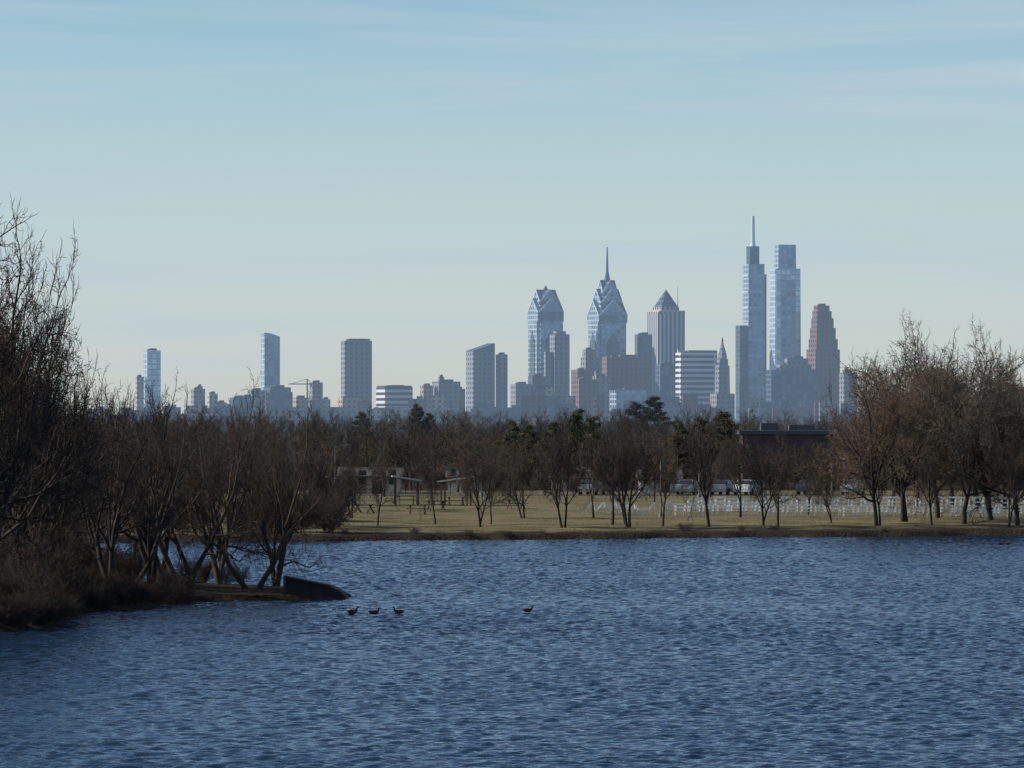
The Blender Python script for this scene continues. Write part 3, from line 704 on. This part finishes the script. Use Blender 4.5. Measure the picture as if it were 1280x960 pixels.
def house(name,px0,px1,D,ye,wall,roof,gab=1.6,nwin=4):
    x0=X(px0,D);x1=X(px1,D); g=H((x0+x1)/2,D); h=Z(ye,D)-g; w=x1-x0; e=empty(name,((x0+x1)/2,D+4,g),0)
    mb=MB(); mb.box(0,0,-.3,h,w,8,0); mb.obj("walls",[wall],e)
    mb=MB()
    if gab: mb.gable(8.8,w+.6,h+.01,h+.15,h+gab,0,1)
    else: mb.box(0,0,h+.01,h+.45,w+.6,8.6,0); mb.box(-w*.2,0,h+.46,h+1.3,2,2,0); mb.box(w*.15,1,h+.46,h+1.1,3,2,0)
    mb.obj("roof",[roof],e)
    mb=MB(); st=w/nwin
    for f in range(max(1,int(h/3))):
        for i in range(nwin):
            mb.box(-w/2+st*(i+.5),-4.02,.9+f*3,2.3+f*3,min(1.4,st*.5),.06,0)
    mb.obj("windows",[bpy.data.materials.get("dark_window") or plain("dark_window",(.03,.04,.05),.15,.1,1)],e)
    mb=MB(); mb.box(w*.12,-4.05,0,2.1,1.0,.08,0); mb.obj("door",[M_wood],e)
M_tan=plain("tan_render",(0.50,0.40,0.30),.8,.1,.5); M_rb=plain("dark_brick",(0.10,0.06,0.05),.85,.2,1.5); M_sh=plain("roof_shingles",(.07,.065,.06),.9,.2,1)
M_wh=plain("white_siding",(.55,.55,.53),.7,.08,.8)
house("tan_house",425,500,552,597,M_tan,M_sh,1.0); house("flat_roof_brick_building",928,1046,650,543,M_rb,M_roof,0,8); house("brick_building",1060,1290,640,575,M_rb,M_roof,0,12)
house("white_house",800,850,560,600,M_wh,M_sh,1.0,3); house("white_house",560,600,570,598,M_wh,M_sh,1.0,3); house("tan_house",690,735,570,599,M_tan,M_sh,1.2,4)

D=278; M_conc=plain("dark_wet_concrete",(0.026,0.024,0.023),.85,.35,2)
x=X(357,D); s=D/F; e=empty("concrete_outfall",(x,D-1.2,0),math.radians(-4)); mb=MB()
prof=[(0,-.5),(76*s,-.5),(76*s,.14),(70*s,.40),(56*s,.70),(30*s,.90),(0,1.15)]
y0,y1=0,1.6
mb.face([(a,y0,z) for a,z in prof]); mb.face([(a,y1,z) for a,z in prof][::-1])
for i in range(len(prof)):
    a=prof[i];c=prof[(i+1)%len(prof)]; mb.face([(c[0],y0,c[1]),(a[0],y0,a[1]),(a[0],y1,a[1]),(c[0],y1,c[1])])
mb.obj("sloping_block",[M_conc],e)
mb=MB(); 
for i in range(4,len(prof)-1):
    a=prof[i];c=prof[i+1]; mb.beam((a[0],-.03,a[1]+.02),(c[0],-.03,c[1]+.02),.16,.07)
mb.beam((0,-.06,-.4),(0,-.06,1.18),.12,.1)
mb.obj("coping",[plain("weathered_concrete_edge",(.055,.05,.045),.8,.3,2)],e)

def duck(px,py,rz):
    D=yD(py+1.0); x=X(px,D)
    e=empty("swimming_duck",(x,D,.10),rz); e.scale=(.95,.95,.95)
    me=bpy.data.meshes.new("duck_body")
    vs=[(-.30,0,.13),(-.22,0,.09),(-.08,0,.05),(.08,0,.05),(.17,0,.10),(.20,0,.20),(.215,0,.27),(.26,0,.285),(.31,0,.272)]
    rs=[.012,.055,.105,.11,.07,.035,.04,.042,.012]
    me.from_pydata(vs,[(i,i+1) for i in range(len(vs)-1)],[])
    o=bpy.data.objects.new("body",me); link(o,e)
    sk=o.modifiers.new("skin","SKIN"); o.modifiers.new("sub","SUBSURF").levels=2
    for i,r in enumerate(rs): me.skin_vertices[0].data[i].radius=(r*1.05,r)
    me.skin_vertices[0].data[2].use_root=True
    me.materials.append(M_duck)
    mb=MB(); mb.taper(.33,0,.255,.275,.09,.035,.08,.03); mb.obj("bill",[M_bill],e)
M_duck=plain("duck_plumage",(.035,.028,.024),.8,.5,8); M_bill=plain("bill",(.05,.045,.03),.5,.1,8)
for a in [(441,768,0.1),(468,769,0.2),(498,768,3.0),(660,766,.3),(1251,681,0),(1259,681,3.1)]: duck(*a)
print("objects",len(bpy.data.objects))
